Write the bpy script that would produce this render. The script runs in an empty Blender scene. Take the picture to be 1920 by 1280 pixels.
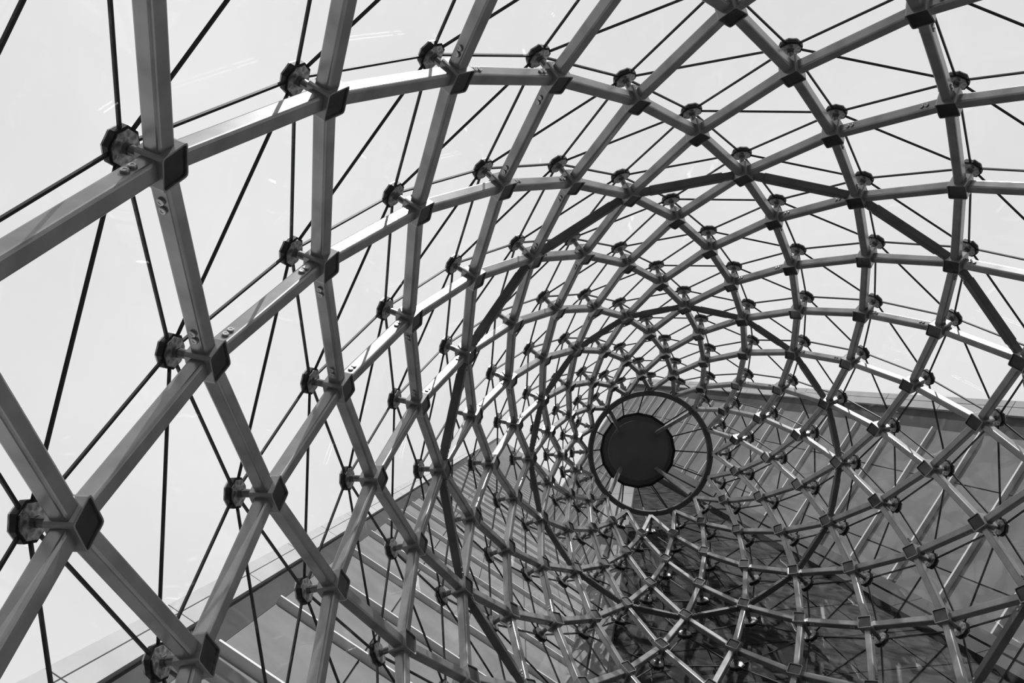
import bpy, math, random
from mathutils import Vector, Matrix

random.seed(7)
scene = bpy.context.scene
COL = scene.collection

# ------------------------------------------------------------------ camera
CAM_POS = Vector((-2.232558, -0.165437, 1.542198))
CAM_RIGHT = Vector((0.990976921, -0.133900306, 0.005954008))
CAM_DOWN = Vector((0.13294405, 0.987608308, 0.083400893))
CAM_FWD = Vector((-0.017047633, -0.081856811, 0.996498289))
cam_data = bpy.data.cameras.new('camera')
cam_data.sensor_width = 36.0
cam_data.lens = 35.0
cam_data.clip_start = 0.05
cam_data.clip_end = 1000
cam = bpy.data.objects.new('camera', cam_data)
COL.objects.link(cam)
cam.matrix_world = Matrix(((CAM_RIGHT.x, -CAM_DOWN.x, -CAM_FWD.x, CAM_POS.x),
                           (CAM_RIGHT.y, -CAM_DOWN.y, -CAM_FWD.y, CAM_POS.y),
                           (CAM_RIGHT.z, -CAM_DOWN.z, -CAM_FWD.z, CAM_POS.z),
                           (0, 0, 0, 1)))
scene.camera = cam

# ------------------------------------------------------------------ light
world = bpy.data.worlds.new('sky')
scene.world = world
world.use_nodes = True
wn = world.node_tree.nodes
wl = world.node_tree.links
bg = wn['Background']
tc = wn.new('ShaderNodeTexCoord')
noise = wn.new('ShaderNodeTexNoise')
noise.inputs['Scale'].default_value = 2.2
noise.inputs['Detail'].default_value = 4
wl.new(tc.outputs['Generated'], noise.inputs['Vector'])
ramp = wn.new('ShaderNodeValToRGB')
ramp.color_ramp.elements[0].position = 0.3
ramp.color_ramp.elements[0].color = (0.84, 0.84, 0.84, 1)
ramp.color_ramp.elements[1].position = 0.7
ramp.color_ramp.elements[1].color = (1.0, 1.0, 1.0, 1)
wl.new(noise.outputs['Fac'], ramp.inputs['Fac'])
wl.new(ramp.outputs['Color'], bg.inputs['Color'])
bg.inputs['Strength'].default_value = 0.93

sun_data = bpy.data.lights.new('sun', 'SUN')
sun_data.energy = 5.5
sun_data.angle = math.radians(0.53)
sun = bpy.data.objects.new('sun', sun_data)
COL.objects.link(sun)
SUN_TO = Vector((0.02, -0.905, 0.42)).normalized()
sun.rotation_euler = SUN_TO.to_track_quat('Z', 'Y').to_euler()
sun.location = (0, 0, 40)

scene.view_settings.view_transform = 'Standard'
scene.view_settings.look = 'None'
scene.view_settings.gamma = 1.0
scene.view_settings.use_curve_mapping = False
scene.view_settings.exposure = 0.0


# ------------------------------------------------------------------ materials
def new_mat(name):
    m = bpy.data.materials.new(name)
    m.use_nodes = True
    return m, m.node_tree.nodes, m.node_tree.links


def grey_mat(name, v0, v1, rough, metallic=0.0, scale=6.0, bump=0.0, spec=0.5, stretch=None, coat=0.0):
    m, n, l = new_mat(name)
    b = n['Principled BSDF']
    b.inputs['Roughness'].default_value = rough
    b.inputs['Metallic'].default_value = metallic
    b.inputs['Specular IOR Level'].default_value = spec
    b.inputs['Coat Weight'].default_value = coat
    t = n.new('ShaderNodeTexCoord')
    mp = n.new('ShaderNodeMapping')
    if stretch:
        mp.inputs['Scale'].default_value = stretch
    l.new(t.outputs['Object'], mp.inputs['Vector'])
    ns = n.new('ShaderNodeTexNoise')
    ns.inputs['Scale'].default_value = scale
    ns.inputs['Detail'].default_value = 5
    l.new(mp.outputs['Vector'], ns.inputs['Vector'])
    r = n.new('ShaderNodeValToRGB')
    r.color_ramp.elements[0].position = 0.32
    r.color_ramp.elements[1].position = 0.68
    r.color_ramp.elements[0].color = (v0, v0, v0, 1)
    r.color_ramp.elements[1].color = (v1, v1, v1, 1)
    l.new(ns.outputs['Fac'], r.inputs['Fac'])
    l.new(r.outputs['Color'], b.inputs['Base Color'])
    if bump:
        bp = n.new('ShaderNodeBump')
        bp.inputs['Strength'].default_value = bump
        bp.inputs['Distance'].default_value = 0.01
        l.new(ns.outputs['Fac'], bp.inputs['Height'])
        l.new(bp.outputs['Normal'], b.inputs['Normal'])
    return m


M_STEEL = grey_mat('satin_steel', 0.20, 0.29, 0.27, 0.55, 5.0)
M_BRACE = grey_mat('dark_painted_steel', 0.07, 0.10, 0.45, 0.3, 5.0)
M_RING = grey_mat('ring_paint', 0.06, 0.08, 0.5, 0.1, 5.0)
M_ROD = grey_mat('brushed_rod', 0.13, 0.20, 0.3, 0.8, 20.0)
M_CLAMP = grey_mat('galvanised_plate', 0.16, 0.55, 0.38, 0.75, 38.0, 0.5)
M_RUBBER = grey_mat('black_rubber', 0.006, 0.012, 0.55, 0.0, 12.0, spec=0.25)
M_FACE = grey_mat('shaded_end_plate', 0.018, 0.032, 0.12, 0.0, 6.0, spec=0.35)  # near-black base colour stands in for shade inside the hollow node tube
M_BOLT = grey_mat('bolt_steel', 0.25, 0.5, 0.3, 0.85, 30.0)
M_CAP = grey_mat('cap_paint', 0.085, 0.10, 0.7, 0.0, 3.0, spec=0.2)
M_CLAD = grey_mat('facade_metal', 0.15, 0.20, 0.75, 0.0, 1.4, spec=0.0)
M_LEDGE = grey_mat('ledge_metal', 0.55, 0.65, 0.45, 0.0, 3.0)
M_PIL = grey_mat('pale_pilaster', 0.33, 0.39, 0.7, 0.0, 1.2, spec=0.1)
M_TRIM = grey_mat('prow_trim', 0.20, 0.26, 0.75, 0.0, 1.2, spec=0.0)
M_TRIM_DARK = grey_mat('prow_trim_dark', 0.06, 0.08, 0.75, 0.0, 1.2, spec=0.0)  # on the prow, weaker light on one raking edge painted as darker grey
M_BACK = grey_mat('dark_backing', 0.03, 0.045, 0.8, 0.0, 2.0)
M_STONE = grey_mat('brushed_stone', 0.022, 0.06, 0.8, 0.0, 5.0, stretch=(1.0, 7.0, 1.0), spec=0.0)
M_FLOOR = grey_mat('floor_stone', 0.08, 0.12, 0.5, 0.0, 2.0)


def glass_mat():
    m, n, l = new_mat('clear_glass')
    n.remove(n['Principled BSDF'])
    out = n['Material Output']
    tr = n.new('ShaderNodeBsdfTransparent')
    tr.inputs['Color'].default_value = (0.965, 0.965, 0.965, 1)
    gl = n.new('ShaderNodeBsdfGlossy')
    gl.inputs['Roughness'].default_value = 0.0
    gl.inputs['Color'].default_value = (1, 1, 1, 1)
    lw = n.new('ShaderNodeLayerWeight')
    lw.inputs['Blend'].default_value = 0.5
    pw = n.new('ShaderNodeMath'); pw.operation = 'POWER'; pw.inputs[1].default_value = 5.0
    mu = n.new('ShaderNodeMath'); mu.operation = 'MULTIPLY_ADD'
    mu.inputs[1].default_value = 0.08; mu.inputs[2].default_value = 0.02
    l.new(lw.outputs['Facing'], pw.inputs[0])
    l.new(pw.outputs[0], mu.inputs[0])
    # faint roller waves in the panes disturb what they reflect
    t = n.new('ShaderNodeTexCoord')
    wv = n.new('ShaderNodeTexNoise'); wv.inputs['Scale'].default_value = 2.6; wv.inputs['Detail'].default_value = 1.0
    l.new(t.outputs['Object'], wv.inputs['Vector'])
    bp = n.new('ShaderNodeBump'); bp.inputs['Strength'].default_value = 0.12; bp.inputs['Distance'].default_value = 0.02
    l.new(wv.outputs['Fac'], bp.inputs['Height'])
    l.new(bp.outputs['Normal'], gl.inputs['Normal'])
    mx = n.new('ShaderNodeMixShader')
    l.new(mu.outputs[0], mx.inputs['Fac'])
    l.new(tr.outputs[0], mx.inputs[1])
    l.new(gl.outputs[0], mx.inputs[2])
    l.new(mx.outputs[0], out.inputs['Surface'])
    return m


M_GLASS = glass_mat()


# ------------------------------------------------------------------ helpers
class Geo:
    def __init__(self):
        self.v = []
        self.f = []

    def add(self, verts, faces, mat=None):
        o = len(self.v)
        for p in verts:
            p = Vector(p)
            self.v.append(mat @ p if mat else p)
        for f in faces:
            self.f.append(tuple(i + o for i in f))
        return self

    def geo(self, g, mat=None):
        return self.add(g.v, g.f, mat)

    def box(self, x0, x1, y0, y1, z0, z1, mat=None):
        v = [(x, y, z) for x in (x0, x1) for y in (y0, y1) for z in (z0, z1)]
        f = [(0, 1, 3, 2), (4, 6, 7, 5), (0, 4, 5, 1), (2, 3, 7, 6), (0, 2, 6, 4), (1, 5, 7, 3)]
        return self.add(v, f, mat)

    def prism(self, poly, z0, z1, mat=None):
        """polygon in xy (counter-clockwise) extruded along z"""
        n = len(poly)
        v = [(p[0], p[1], z0) for p in poly] + [(p[0], p[1], z1) for p in poly]
        f = [tuple(reversed(range(n))), tuple(range(n, 2 * n))]
        f += [(i, (i + 1) % n, n + (i + 1) % n, n + i) for i in range(n)]
        return self.add(v, f, mat)

    def mesh(self, name, material):
        m = bpy.data.meshes.new(name)
        m.from_pydata([tuple(p) for p in self.v], [], self.f)
        m.materials.append(material)
        m.update()
        return m


def rounded_rect(hx, hy, r, seg=2):
    pts = []
    for cx, cy, a0 in ((hx - r, hy - r, 0), (-hx + r, hy - r, 90), (-hx + r, -hy + r, 180), (hx - r, -hy + r, 270)):
        for i in range(seg + 1):
            a = math.radians(a0 + 90 * i / seg)
            pts.append((cx + r * math.cos(a), cy + r * math.sin(a)))
    return pts


def rounded_poly(poly, r, seg=2):
    """cut each corner of a convex polygon with a small curve"""
    out = []
    n = len(poly)
    for i in range(n):
        p = Vector(poly[i]); a = Vector(poly[i - 1]); b = Vector(poly[(i + 1) % n])
        p0 = p + (a - p).normalized() * r
        p1 = p + (b - p).normalized() * r
        for s in range(seg + 1):
            t = s / seg
            q = p0 * (1 - t) ** 2 + p * 2 * t * (1 - t) + p1 * t ** 2
            out.append((q.x, q.y))
    return out


def ngon(r, n, a0=0.0):
    return [(r * math.cos(a0 + 2 * math.pi * i / n), r * math.sin(a0 + 2 * math.pi * i / n)) for i in range(n)]


def put(name, mesh, parent=None, mat=None):
    o = bpy.data.objects.new(name, mesh)
    COL.objects.link(o)
    if parent is not None:
        o.parent = parent
    if mat is not None:
        o.matrix_basis = mat
    return o


def thing(name, label, cat, loc=(0, 0, 0), group=None):
    o = bpy.data.objects.new(name, None)
    COL.objects.link(o)
    o.location = loc
    o['label'] = label
    o['category'] = cat
    if group:
        o['group'] = group
    return o


def frame(o, x, y, z):
    return Matrix(((x.x, y.x, z.x, o.x), (x.y, y.y, z.y, o.y), (x.z, y.z, z.z, o.z), (0, 0, 0, 1)))


def to_px(p):
    d = p - CAM_POS
    z = d.dot(CAM_FWD)
    if z < 0.3:
        return None
    return 960 + 1866.67 * d.dot(CAM_RIGHT) / z, 640 + 1866.67 * d.dot(CAM_DOWN) / z


def seen_len(a, b, n=12):
    """length in pixels of the stretch of a-b that falls inside the frame"""
    tot = 0.0
    prev = None
    for i in range(n + 1):
        q = to_px(a.lerp(b, i / n))
        ok = q is not None and -5 < q[0] < 1925 and -5 < q[1] < 1285
        if ok and prev:
            tot += math.hypot(q[0] - prev[0], q[1] - prev[1])
        elif ok:
            tot += 0.5
        prev = q if ok else None
    return tot


# ------------------------------------------------------------------ setting
ZS = 18.1      # height of the small top ring above the floor
o = put('floor', Geo().prism(ngon(60, 48), -0.3, 0.0).mesh('floor', M_FLOOR))
o['kind'] = 'structure'


def lathe(profile, seg=64):
    g = Geo()
    m = len(profile)
    for i in range(seg):
        a = 2 * math.pi * i / seg
        for r, z in profile:
            g.v.append(Vector((r * math.cos(a), r * math.sin(a), z)))
    for i in range(seg):
        i2 = (i + 1) % seg
        for q in range(m):
            q2 = (q + 1) % m
            g.f.append((i * m + q, i2 * m + q, i2 * m + q2, i * m + q2))
    return g


# ------------------------------------------------------------------ the conical lattice
NS = 16
TH0 = -2.085848
RR = [1.0, 1.217, 1.474, 1.723, 1.965, 2.202, 2.427, 2.651, 2.862, 3.066, 3.253, 3.453, 3.635, 3.821,
      3.999, 4.173, 4.343, 4.509, 4.671, 4.829]
ZZ = [0.0, -0.79, -1.648, -2.526, -3.397, -4.266, -5.135, -6.011, -6.886, -7.78, -8.678, -9.571, -10.465,
      -11.395, -12.32, -13.245, -14.17, -15.095, -16.02, -16.945]
ZZ = [z + ZS for z in ZZ]
NR = len(RR)
GLASS = 0.30          # depth of the glass behind the node's inner face


def side(k):
    """tube size of the beams that meet at ring k: heavier towards the foot"""
    return 0.062 + 0.0026 * k


def ang(k, j):
    return TH0 + (j + 0.5 * (k % 2)) * 2 * math.pi / NS


def node_frame(k, j):
    a = ang(k, j)
    t = Vector((-math.sin(a), math.cos(a), 0))
    n = Vector((math.cos(a), math.sin(a), 0.22)).normalized()
    y = n.cross(t)
    return frame(Vector((RR[k] * math.cos(a), RR[k] * math.sin(a), ZZ[k])), t, y, n)


def node_pt(k, j, depth):
    return node_frame(k, j) @ Vector((0, 0, depth))


def axis_pt(k, j):
    return node_pt(k, j, 0.037 + side(k) / 2 if k else 0.03)


def up_nb(k, j):
    """the two neighbours of (k, j) one ring further down (k + 1)"""
    if k % 2 == 0:
        return [(k + 1, (j - 1) % NS), (k + 1, j)]
    return [(k + 1, j), (k + 1, (j + 1) % NS)]


frame_thing = thing('lattice_frame', 'tall tapering diagrid of grey steel tubes that fills the whole view', 'steel frame')

# --- node meshes: a rhombic tube per ring, its sides parallel to the two families of beams
def node_meshes(k):
    tx = 0.085 + 0.0030 * k
    ty = 0.16 - 0.0065 * max(0, k - 6)
    box_poly = rounded_poly([(tx, 0), (0, ty), (-tx, 0), (0, -ty)], 0.018)
    in_poly = rounded_poly([(tx - 0.011, 0), (0, ty - 0.012), (-tx + 0.011, 0), (0, -ty + 0.012)], 0.015)
    g = Geo()
    n = len(box_poly)
    v = [(x, y, 0.0) for x, y in box_poly] + [(x, y, 0.15) for x, y in box_poly]
    v += [(x, y, 0.0) for x, y in in_poly] + [(x, y, 0.03) for x, y in in_poly]
    f = [tuple(range(n, 2 * n))]
    for i in range(n):
        k2 = (i + 1) % n
        f.append((i, k2, n + k2, n + i))
        f.append((2 * n + i, 2 * n + k2, k2, i))
        f.append((3 * n + i, 3 * n + k2, 2 * n + k2, 2 * n + i))
    f.append(tuple(reversed(range(3 * n, 4 * n))))
    g.add(v, f)
    return g.mesh('node_box', M_STEEL), Geo().prism(in_poly, 0.011, 0.02).mesh('face_plate', M_FACE)


g = Geo()
g.prism(ngon(0.050, 6, math.pi / 6), 0.148, 0.174)
g.prism(ngon(0.033, 14), 0.174, 0.182)
ME_COLLAR = g.mesh('collar', M_STEEL)
g = Geo()
g.prism(ngon(0.026, 14), 0.18, 0.240)
g.prism(ngon(0.021, 14), 0.240, 0.250)
g.prism(ngon(0.028, 14), 0.250, 0.278)
ME_ROD = g.mesh('standoff_rod', M_ROD)
TILT = Matrix.Rotation(math.radians(-1.5), 4, 'X')
CT = Matrix.Translation((0, 0, GLASS)) @ TILT
o8 = math.pi / 8
g = Geo()
g.prism(ngon(0.086, 8, o8), -0.030, -0.021, CT)
ME_CLAMP = g.mesh('clamp_plate', M_CLAMP)
ME_GASKET = Geo().prism(ngon(0.101, 8, o8), -0.0205, 0.0125, CT).mesh('gasket', M_RUBBER)
ME_OUTER = Geo().prism(ngon(0.096, 8, o8), 0.013, 0.026, CT).mesh('outer_plate', M_CLAMP)
node_parts = [('collar', ME_COLLAR), ('standoff_rod', ME_ROD),
              ('clamp_plate', ME_CLAMP), ('gasket', ME_GASKET), ('outer_plate', ME_OUTER)]

ME_RLUG = Geo().box(-0.03, 0.03, -0.03, 0.03, 0.0, 0.165).mesh('ring_lug', M_STEEL)
rest_node = {M_STEEL: Geo(), M_FACE: Geo(), M_ROD: Geo(), M_CLAMP: Geo(), M_RUBBER: Geo()}


def mesh_geo(me):
    g = Geo()
    g.v = [v.co.copy() for v in me.vertices]
    g.f = [tuple(p.vertices) for p in me.polygons]
    return g


PART_GEOS = [(mesh_geo(m), m.materials[0]) for _, m in node_parts]
for k in range(NR):
    if k:
        me_node, me_face = node_meshes(k)
    else:
        me_node, me_face = ME_RLUG, None
    ring_geos = [(mesh_geo(me_node), M_STEEL)] + ([(mesh_geo(me_face), M_FACE)] if me_face else []) + PART_GEOS
    for j in range(NS):
        mt = node_frame(k, j)
        q = to_px(mt.translation)
        q2 = to_px(mt @ Vector((0, 0, GLASS)))
        seen = any(p and -45 < p[0] < 1965 and -45 < p[1] < 1325 for p in (q, q2))
        if seen:
            nd = put('node_box' if k else 'ring_lug', me_node, frame_thing, mt)
            if me_face:
                put('face_plate', me_face, nd)
            for nm, me in node_parts:
                put(nm, me, nd)
        else:
            for gg, mm in ring_geos:
                rest_node[mm].geo(gg, mt)
for mm, gg in rest_node.items():
    o = put('remaining_node_pieces', gg.mesh('remaining_node_pieces', mm), frame_thing)
    o['kind'] = 'stuff'

# --- beams
BEAM_CACHE = {}


def bolt_mesh(w):
    r = 0.21 * w
    g = Geo()
    g.prism(ngon(0.4 * r, 8), -w / 2 - 0.11 * w, w / 2 + 0.11 * w)
    for s in (1, -1):
        z0, z1 = s * (w / 2 - 0.001), s * (w / 2 + 0.13 * w)
        n = 12
        a = ngon(r, n)
        b = ngon(0.85 * r, n)
        c = ngon(0.42 * r, n)
        zz = (z0, z0 + (z1 - z0) * 0.75, z1, z1, z1 - s * 0.06 * w)
        v = []
        for ring, z in zip((a, a, b, c, c), zz):
            v += [(p[0], p[1], z) for p in ring]
        f = []
        for q in range(4):
            for i in range(n):
                i2 = (i + 1) % n
                t = (q * n + i, q * n + i2, (q + 1) * n + i2, (q + 1) * n + i)
                f.append(t if s > 0 else tuple(reversed(t)))
        g.add(v, f)
    return g.mesh('bolt', M_BOLT)


def beam_geo(length, e0, e1, sec):
    g = Geo()
    nn = len(sec)
    # section lies in local yz, runs along x
    vs = [(e0, p[0], p[1]) for p in sec] + [(length - e1, p[0], p[1]) for p in sec]
    fs = [tuple(reversed(range(nn))), tuple(range(nn, 2 * nn))]
    fs += [(i, (i + 1) % nn, nn + (i + 1) % nn, nn + i) for i in range(nn)]
    return g.add(vs, fs)


def beam_frame(a, b):
    x = (b - a).normalized()
    mid = (a + b) / 2
    out = Vector((mid.x, mid.y, 0)).normalized()
    out.z = 0.16
    y = out.cross(x).normalized()
    z = x.cross(y)
    return frame(a, x, y, z)


beams = []
for k in range(NR - 1):
    for j in range(NS):
        for (k2, j2) in up_nb(k, j):
            a = axis_pt(k, j)
            b = axis_pt(k2, j2)
            beams.append((seen_len(a, b), k, j, k2, j2, a, b))
beams.sort(key=lambda t: -t[0])
rest = Geo()
for idx, (sl, k, j, k2, j2, a, b) in enumerate(beams):
    L = (b - a).length
    w = side(k + 0.5)
    cross = rounded_rect(w / 2, w / 2, 0.16 * w, 3)
    e0 = 0.055 if k else -0.01
    mt = beam_frame(a, b)
    if idx < 300 and sl > 0:
        turn = 1 if ((2 * j2 + k2 % 2) - (2 * j + k % 2)) % 32 == 1 else 0
        key = (k, turn)
        if key not in BEAM_CACHE:
            BEAM_CACHE[key] = beam_geo(L, e0, 0.055, cross).mesh('beam', M_STEEL)
        bm = put('beam', BEAM_CACHE[key], frame_thing, mt)
        h0 = 2 * j + k % 2
        h1 = 2 * j2 + k2 % 2
        lo = h0 if (h1 - h0) % 32 == 1 else h1
        if lo % 8 in (3, 6) and k >= 2:
            if ('bolt', k) not in BEAM_CACHE:
                BEAM_CACHE[('bolt', k)] = bolt_mesh(w)
            for end in (0, 1):
                for q in (0, 1):
                    xx = 0.18 + q * 0.5 * w
                    yy = 0.0
                    put('bolt', BEAM_CACHE[('bolt', k)], bm,
                        Matrix.Translation((L - xx if end else xx, 0, yy)) @ Matrix.Rotation(math.pi / 2, 4, 'X'))
    else:
        rest.geo(beam_geo(L, e0, 0.055, cross), mt)
o = put('remaining_beams', rest.mesh('remaining_beams', M_STEEL), frame_thing)
o['kind'] = 'stuff'

# --- horizontal braces on two of the rings
for k in (4, 8):
    w = side(k)
    sec_main = rounded_rect(0.50 * w, 0.50 * w, 0.10 * w, 2)
    sec_end = rounded_rect(0.40 * w, 0.44 * w, 0.05 * w, 1)
    L = (axis_pt(k, 1) - axis_pt(k, 0)).length
    me_main = beam_geo(L, 0.21, 0.21, sec_main).mesh('brace', M_BRACE)
    me_end = {0: beam_geo(0.235, 0.085, 0.0, sec_end).mesh('bracket', M_BRACE),
              1: beam_geo(L, L - 0.235, 0.085, sec_end).mesh('bracket', M_BRACE)}
    g = Geo()
    for s in (1, -1):
        z0 = s * 0.44 * w
        g.prism(ngon(0.012, 8), min(z0, z0 + s * 0.007), max(z0, z0 + s * 0.007))
    g.prism(ngon(0.006, 6), -0.46 * w, 0.46 * w)
    me_bb = g.mesh('bolt', M_BOLT)
    for j in range(NS):
        mt = beam_frame(axis_pt(k, j), axis_pt(k, (j + 1) % NS))
        br = put('brace', me_main, frame_thing, mt)
        for s in (0, 1):
            put('bracket', me_end[s], br)
            for xx in (0.135, 0.185):
                x = xx if s == 0 else L - xx
                put('bolt', me_bb, br, Matrix.Translation((x, 0, 0)))

# --- top ring, cap and its four arms
top = Matrix.Translation((0, 0, ZS))
put('top_ring', lathe([(0.957, 0.0), (1.025, 0.0), (1.035, 0.01), (1.035, 0.09), (0.947, 0.09), (0.947, 0.01)]).mesh('top_ring', M_RING), frame_thing, top)
CAPZ = 1.77
cap = put('cap', Geo().prism(ngon(0.675, 16, TH0), 0.0, 0.10).mesh('cap', M_CAP), frame_thing, Matrix.Translation((0, 0, ZS + CAPZ)))
put('cap_rim', lathe([(0.645, -0.012), (0.69, -0.012), (0.69, 0.11), (0.645, 0.0)], 16).mesh('cap_rim', M_RUBBER), cap, Matrix.Rotation(TH0, 4, 'Z'))
put('cap_disc', Geo().prism(ngon(0.545, 64), -0.13, 0.0).mesh('cap_disc', M_CAP), cap)
me_arm = None
for j in (3, 7, 11, 15):
    a = ang(0, j)
    p0 = Vector((0.95 * math.cos(a), 0.95 * math.sin(a), ZS + 0.06))
    p1 = Vector((0.46 * math.cos(a), 0.46 * math.sin(a), ZS + CAPZ - 0.13))
    if me_arm is None:
        me_arm = beam_geo((p1 - p0).length, 0, 0, rounded_rect(0.032, 0.032, 0.006, 2)).mesh('arm', M_STEEL)
    put('arm', me_arm, frame_thing, beam_frame(p0, p1))

# ------------------------------------------------------------------ glass skin
glass_thing = thing('glass_skin', 'clear triangular panes with black joints around the outside of the steel lattice', 'glazing')


def gp(k, j):
    return node_pt(k, j, GLASS)


def tri_pane_geo(pts, gap=0.008, cut=0.10, th=0.014):
    c = (pts[0] + pts[1] + pts[2]) / 3
    nrm = (pts[1] - pts[0]).cross(pts[2] - pts[0]).normalized()
    if nrm.dot(Vector((c.x, c.y, 0))) < 0:
        pts = [pts[0], pts[2], pts[1]]
        nrm = -nrm
    # inset the triangle by the joint gap
    ins = []
    for i in range(3):
        p = pts[i]; a = pts[i - 1]; b = pts[(i + 1) % 3]
        da = (a - p).normalized(); db = (b - p).normalized()
        s = max(da.cross(db).length, 1e-4)
        ins.append(p + (da + db) * (gap / s))
    poly = []
    for i in range(3):
        p = ins[i]; a = ins[i - 1]; b = ins[(i + 1) % 3]
        poly.append(p + (a - p).normalized() * cut)
        poly.append(p + (b - p).normalized() * cut)
    g = Geo()
    vs = [p - nrm * th / 2 for p in poly] + [p + nrm * th / 2 for p in poly]
    fs = [tuple(reversed(range(6))), tuple(range(6, 12))] + [(i, (i + 1) % 6, 6 + (i + 1) % 6, 6 + i) for i in range(6)]
    return g.add(vs, fs), c


panes = []
for k in range(NR - 1):
    for j in range(NS):
        j2 = (j + 1) % NS
        # pane standing on the lower ring / hanging from this ring
        kd, jd = up_nb(k, j)[1]
        tri = [gp(k, j), gp(k, j2), gp(kd, jd)]
        panes.append((k, 'hang', tri))
        a, b = up_nb(k, j)
        panes.append((k, 'stand', [gp(k, j), gp(*a), gp(*b)]))


def seen_area(tri):
    q = [to_px(p) for p in tri + [(tri[0] + tri[1]) / 2, (tri[1] + tri[2]) / 2, (tri[2] + tri[0]) / 2, (tri[0] + tri[1] + tri[2]) / 3]]
    ins = [p for p in q if p and -5 < p[0] < 1925 and -5 < p[1] < 1285]
    if not ins:
        return 0.0
    if None in q:
        return 3000.0
    ar = abs((q[1][0] - q[0][0]) * (q[2][1] - q[0][1]) - (q[2][0] - q[0][0]) * (q[1][1] - q[0][1])) / 2
    return ar * len(ins) / 7


panes.sort(key=lambda t: -seen_area(t[2]))
rest = Geo()
cut_for = lambda k: 0.10
for idx, (k, kind, tri) in enumerate(panes):
    gg, c = tri_pane_geo(tri)
    if idx < 300 and seen_area(tri) > 0:
        gg.v = [p - c for p in gg.v]
        put('pane', gg.mesh('pane', M_GLASS), glass_thing, Matrix.Translation(c))
    else:
        rest.geo(gg)
o = put('remaining_panes', rest.mesh('remaining_panes', M_GLASS), glass_thing)
o['kind'] = 'stuff'

# crown of glass between the top ring and the cap
for j in range(NS):
    a0, a1 = ang(0, j), ang(0, j + 1)
    lo = [gp(0, j), gp(0, (j + 1) % NS)]
    hi = [Vector((0.665 * math.cos(a), 0.665 * math.sin(a), ZS + CAPZ + 0.03)) for a in (a0, a1)]
    c = (lo[0] + lo[1] + hi[0] + hi[1]) / 4
    q = [lo[0].lerp(lo[1], 0.03), lo[0].lerp(lo[1], 0.97), hi[0].lerp(hi[1], 0.95), hi[0].lerp(hi[1], 0.05)]
    nrm = (q[1] - q[0]).cross(q[3] - q[0]).normalized()
    vs = [p - nrm * 0.008 - c for p in q] + [p + nrm * 0.008 - c for p in q]
    g = Geo().add(vs, [(3, 2, 1, 0), (4, 5, 6, 7), (0, 1, 5, 4), (1, 2, 6, 5), (2, 3, 7, 6), (3, 0, 4, 7)])
    put('crown_pane', g.mesh('crown_pane', M_GLASS), glass_thing, Matrix.Translation(c))

# black joints
crown_sec = [(0.011, 0.0075), (-0.011, 0.0075), (-0.011, -0.0075), (0.011, -0.0075)]
joint_sec = [(0.0078, 0.0075), (-0.0078, 0.0075), (-0.0078, -0.0075), (0.0078, -0.0075)]
joints = []
for k in range(NR):
    for j in range(NS):
        a = gp(k, j)
        joints.append((a, gp(k, (j + 1) % NS), 0.09, ('h', k)))
        if k < NR - 1:
            for s, nb in enumerate(up_nb(k, j)):
                joints.append((a, gp(*nb), 0.09, ('d', k, s)))
for j in range(NS):
    a = ang(0, j)
    joints.append((gp(0, j), Vector((0.668 * math.cos(a), 0.668 * math.sin(a), ZS + CAPZ + 0.02)), 0.06, ('c',)))
joints.sort(key=lambda t: -seen_len(t[0], t[1]))
rest = Geo()
JC = {}
for idx, (a, b, e, key) in enumerate(joints):
    mt = beam_frame(a, b)
    L = (b - a).length
    if idx < 300:
        if key not in JC:
            JC[key] = beam_geo(L, e, e if key[0] != 'c' else 0.0, joint_sec if key[0] != 'c' else crown_sec).mesh('joint', M_RUBBER)
        put('joint', JC[key], glass_thing, mt)
    else:
        rest.geo(beam_geo(L, e, e if key[0] != 'c' else 0.0, joint_sec if key[0] != 'c' else crown_sec), mt)
o = put('remaining_joints', rest.mesh('remaining_joints', M_RUBBER), glass_thing)
o['kind'] = 'stuff'


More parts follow.
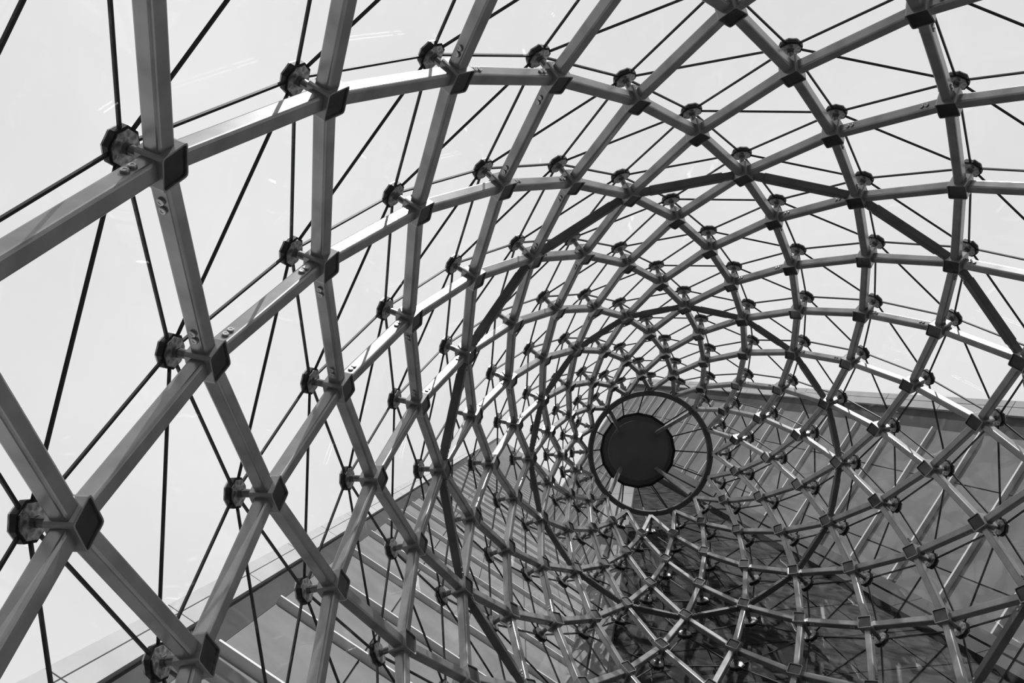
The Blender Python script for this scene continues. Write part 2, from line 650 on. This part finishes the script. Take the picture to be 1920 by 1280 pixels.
# ------------------------------------------------------------------ buildings outside
def wing(name, label, origin, u, v, nrm, u_sign, width, z_list, z_base, z_top, pil, gap, cols, ledge_h, ledge_d, low_z=None, low_w=None):
    """a tall wall in its own frame: x along the wall from its free edge, y up the wall, z out of it"""
    x = (u * u_sign).normalized()
    t = thing(name, label, 'building', origin, 'tower wings outside the glass')
    vz = v / v.z
    flip = x.cross(vz).dot(nrm) < 0

    def mk(nm, mat, x0, x1, y0, y1, d0, d1, parent=t):
        g = Geo()
        vs = []
        for xx in (x0, x1):
            for yy in (y0, y1):
                for dd in (d0, d1):
                    vs.append(x * xx + vz * yy + nrm * dd)
        fs = [(0, 1, 3, 2), (4, 6, 7, 5), (0, 4, 5, 1), (2, 3, 7, 6), (0, 2, 6, 4), (1, 5, 7, 3)]
        if flip:
            fs = [tuple(reversed(f)) for f in fs]
        g.add(vs, fs)
        return put(nm, g.mesh(nm, mat), parent)

    y_of = lambda z: z - origin.z
    mk('wall', M_BACK, 0.02, width, y_of(z_base), y_of(z_top), -0.6, -0.035)
    if low_z is not None:
        mk('wall', M_BACK, 0.02, low_w, y_of(low_z), y_of(z_base), -0.6, -0.035)
    # pale corner pilaster in two strips of stacked panels
    step = 2.4
    z_foot = z_base if low_z is None else low_z
    y = y_of(z_foot)
    while y < y_of(z_top):
        y2 = min(y + step, y_of(z_top))
        mk('pilaster_panel', M_PIL, 0.0, pil * 0.42, y + 0.012, y2 - 0.012, -0.6, 0.05)
        mk('pilaster_panel', M_PIL, pil * 0.42 + 0.012, pil, y + 0.012, y2 - 0.012, -0.6, 0.05)
        y = y2
    mk('edge_strip', M_TRIM_DARK, pil + 0.005, pil + gap, y_of(z_foot), y_of(z_top), -0.05, -0.02)
    xs = [pil + gap]
    for c in cols:
        xs.append(c)
    xs.append(width)
    for i, z in enumerate(z_list):
        zn = z_list[i + 1] if i + 1 < len(z_list) else z_top
        w_row = width
        if z < z_base:
            w_row = low_w
        if z > 52:
            mk('cladding_panel', M_CLAD, xs[0] + 0.012, width - 0.012, y_of(z) + 0.01, y_of(zn) - 0.01, -0.036, 0.0)
        for q in range(len(xs) - 1 if z <= 52 else 0):
            if xs[q + 1] > w_row + 0.01:
                continue
            mk('cladding_panel', M_CLAD, xs[q] + 0.012, xs[q + 1] - 0.012, y_of(z) + 0.01, y_of(zn) - 0.01, -0.036, 0.0)
        mk('ledge', M_LEDGE, pil + gap, w_row, y_of(z) - ledge_h / 2, y_of(z) + ledge_h / 2, 0.0, ledge_d)
    return t


UP = Vector((0, 0, 1))
uL = Vector((0.90448152, 0.42651281, 0)); nL = Vector((0.42651281, -0.90448152, 0))
zl = [8.4 + 2.35 * i for i in range(-2, 60)]
wing('tower_wing', 'grey tower wing with closely stacked ledges and pale edge, lower left of round cap',
     Vector((-5.24010631, 1.95427688, 14.2916658)), uL, UP, nL, 1, 9.5, zl, 8.4, 150.0, 0.30, 0.30,
     [1.75, 2.9, 4.05, 5.2, 6.35, 7.5, 8.5], 0.05, 0.10, 3.7, 1.75)

uR = Vector((0.44003299, -0.89798161, 0)); vR = Vector((-0.09898158, -0.04666469, 1.0)); nR = Vector((-0.89265398, -0.43742233, -0.10876848))
e2 = CAM_POS + (Vector((4.32506848, -1.48743344, 17.39770259)) - CAM_POS) * (9.0 / 7.0)
zr = [CAM_POS.z + 11.4 + 1.67 * i for i in range(24)]
wing('tower_wing', 'grey tower wing with bright slanting ledges below a pale edge, right of round cap',
     e2, uR, vR, nR, -1, 9.6, zr, 12.0, 52.0, 0.30, 0.42,
     [1.75, 3.3, 4.9, 6.5, 8.1], 0.05, 0.09)

# dark stone prow in the corner between the two wings
P1 = CAM_POS + (Vector((-1.0135853, 2.5956904, 13.5421975)) - CAM_POS) * 1.10
P2 = CAM_POS + (Vector((2.884782, 1.5238789, 11.5421975)) - CAM_POS) * 1.22
P3 = CAM_POS + (Vector((0.497524, 0.2203771, 25.5421975)) - CAM_POS) * 0.95
# carry the two edges on past the frame
P1 = P3 + (P1 - P3) * 1.35
P2 = P3 + (P2 - P3) * 1.25
prow = thing('stone_prow', 'dark stone-clad triangular prow with raking edge bands, below the round cap between the tower wings', 'building', P3)
nB = (P2 - P1).cross(P3 - P1).normalized()
if nB.dot(CAM_POS - P1) < 0:
    nB = -nB


def slab(nm, mat, pts, d0, d1, parent):
    m = len(pts)
    if (pts[1] - pts[0]).cross(pts[2] - pts[0]).dot(nB) < 0:
        pts = list(reversed(pts))
    vs = [p + nB * d0 - P3 for p in pts] + [p + nB * d1 - P3 for p in pts]
    fs = [tuple(reversed(range(m))), tuple(range(m, 2 * m))] + [(i, (i + 1) % m, m + (i + 1) % m, m + i) for i in range(m)]
    return put(nm, Geo().add(vs, fs).mesh(nm, mat), parent)


slab('backing', M_BACK, [P1, P2, P3], -0.5, -0.03, prow)
ROWS = 14
for i in range(ROWS):
    t0 = (i / ROWS) ** 1.0
    t1 = ((i + 1) / ROWS) ** 1.0
    cols = max(1, int(round(7 * (1 - t0))))
    la, lb = P1.lerp(P3, t0), P2.lerp(P3, t0)
    ua, ub = P1.lerp(P3, t1), P2.lerp(P3, t1)
    for c in range(cols):
        s0 = (c + 0.012) / cols
        s1 = (c + 0.988) / cols
        q = [la.lerp(lb, s0), la.lerp(lb, s1), ua.lerp(ub, s1), ua.lerp(ub, s0)]
        q = [q[0].lerp(q[3], 0.012), q[1].lerp(q[2], 0.012), q[2].lerp(q[1], 0.012), q[3].lerp(q[0], 0.012)]
        slab('stone_tile', M_STONE, q, -0.03, 0.0, prow)
# paired trims with a dark slot; sunlit and dimmer raking edge painted as two greys
for (A, B, other) in ((P1, P3, P2), (P2, P3, P1)):
    d = (B - A)
    inw = (other - A)
    inw = (inw - d * (inw.dot(d) / d.length_squared)).normalized()
    for s0, s1 in ((-0.26, -0.03), (0.02, 0.25)):
        nseg = 9
        for q in range(nseg):
            a = A + d * ((q + 0.004) / nseg); b = A + d * ((q + 0.996) / nseg)
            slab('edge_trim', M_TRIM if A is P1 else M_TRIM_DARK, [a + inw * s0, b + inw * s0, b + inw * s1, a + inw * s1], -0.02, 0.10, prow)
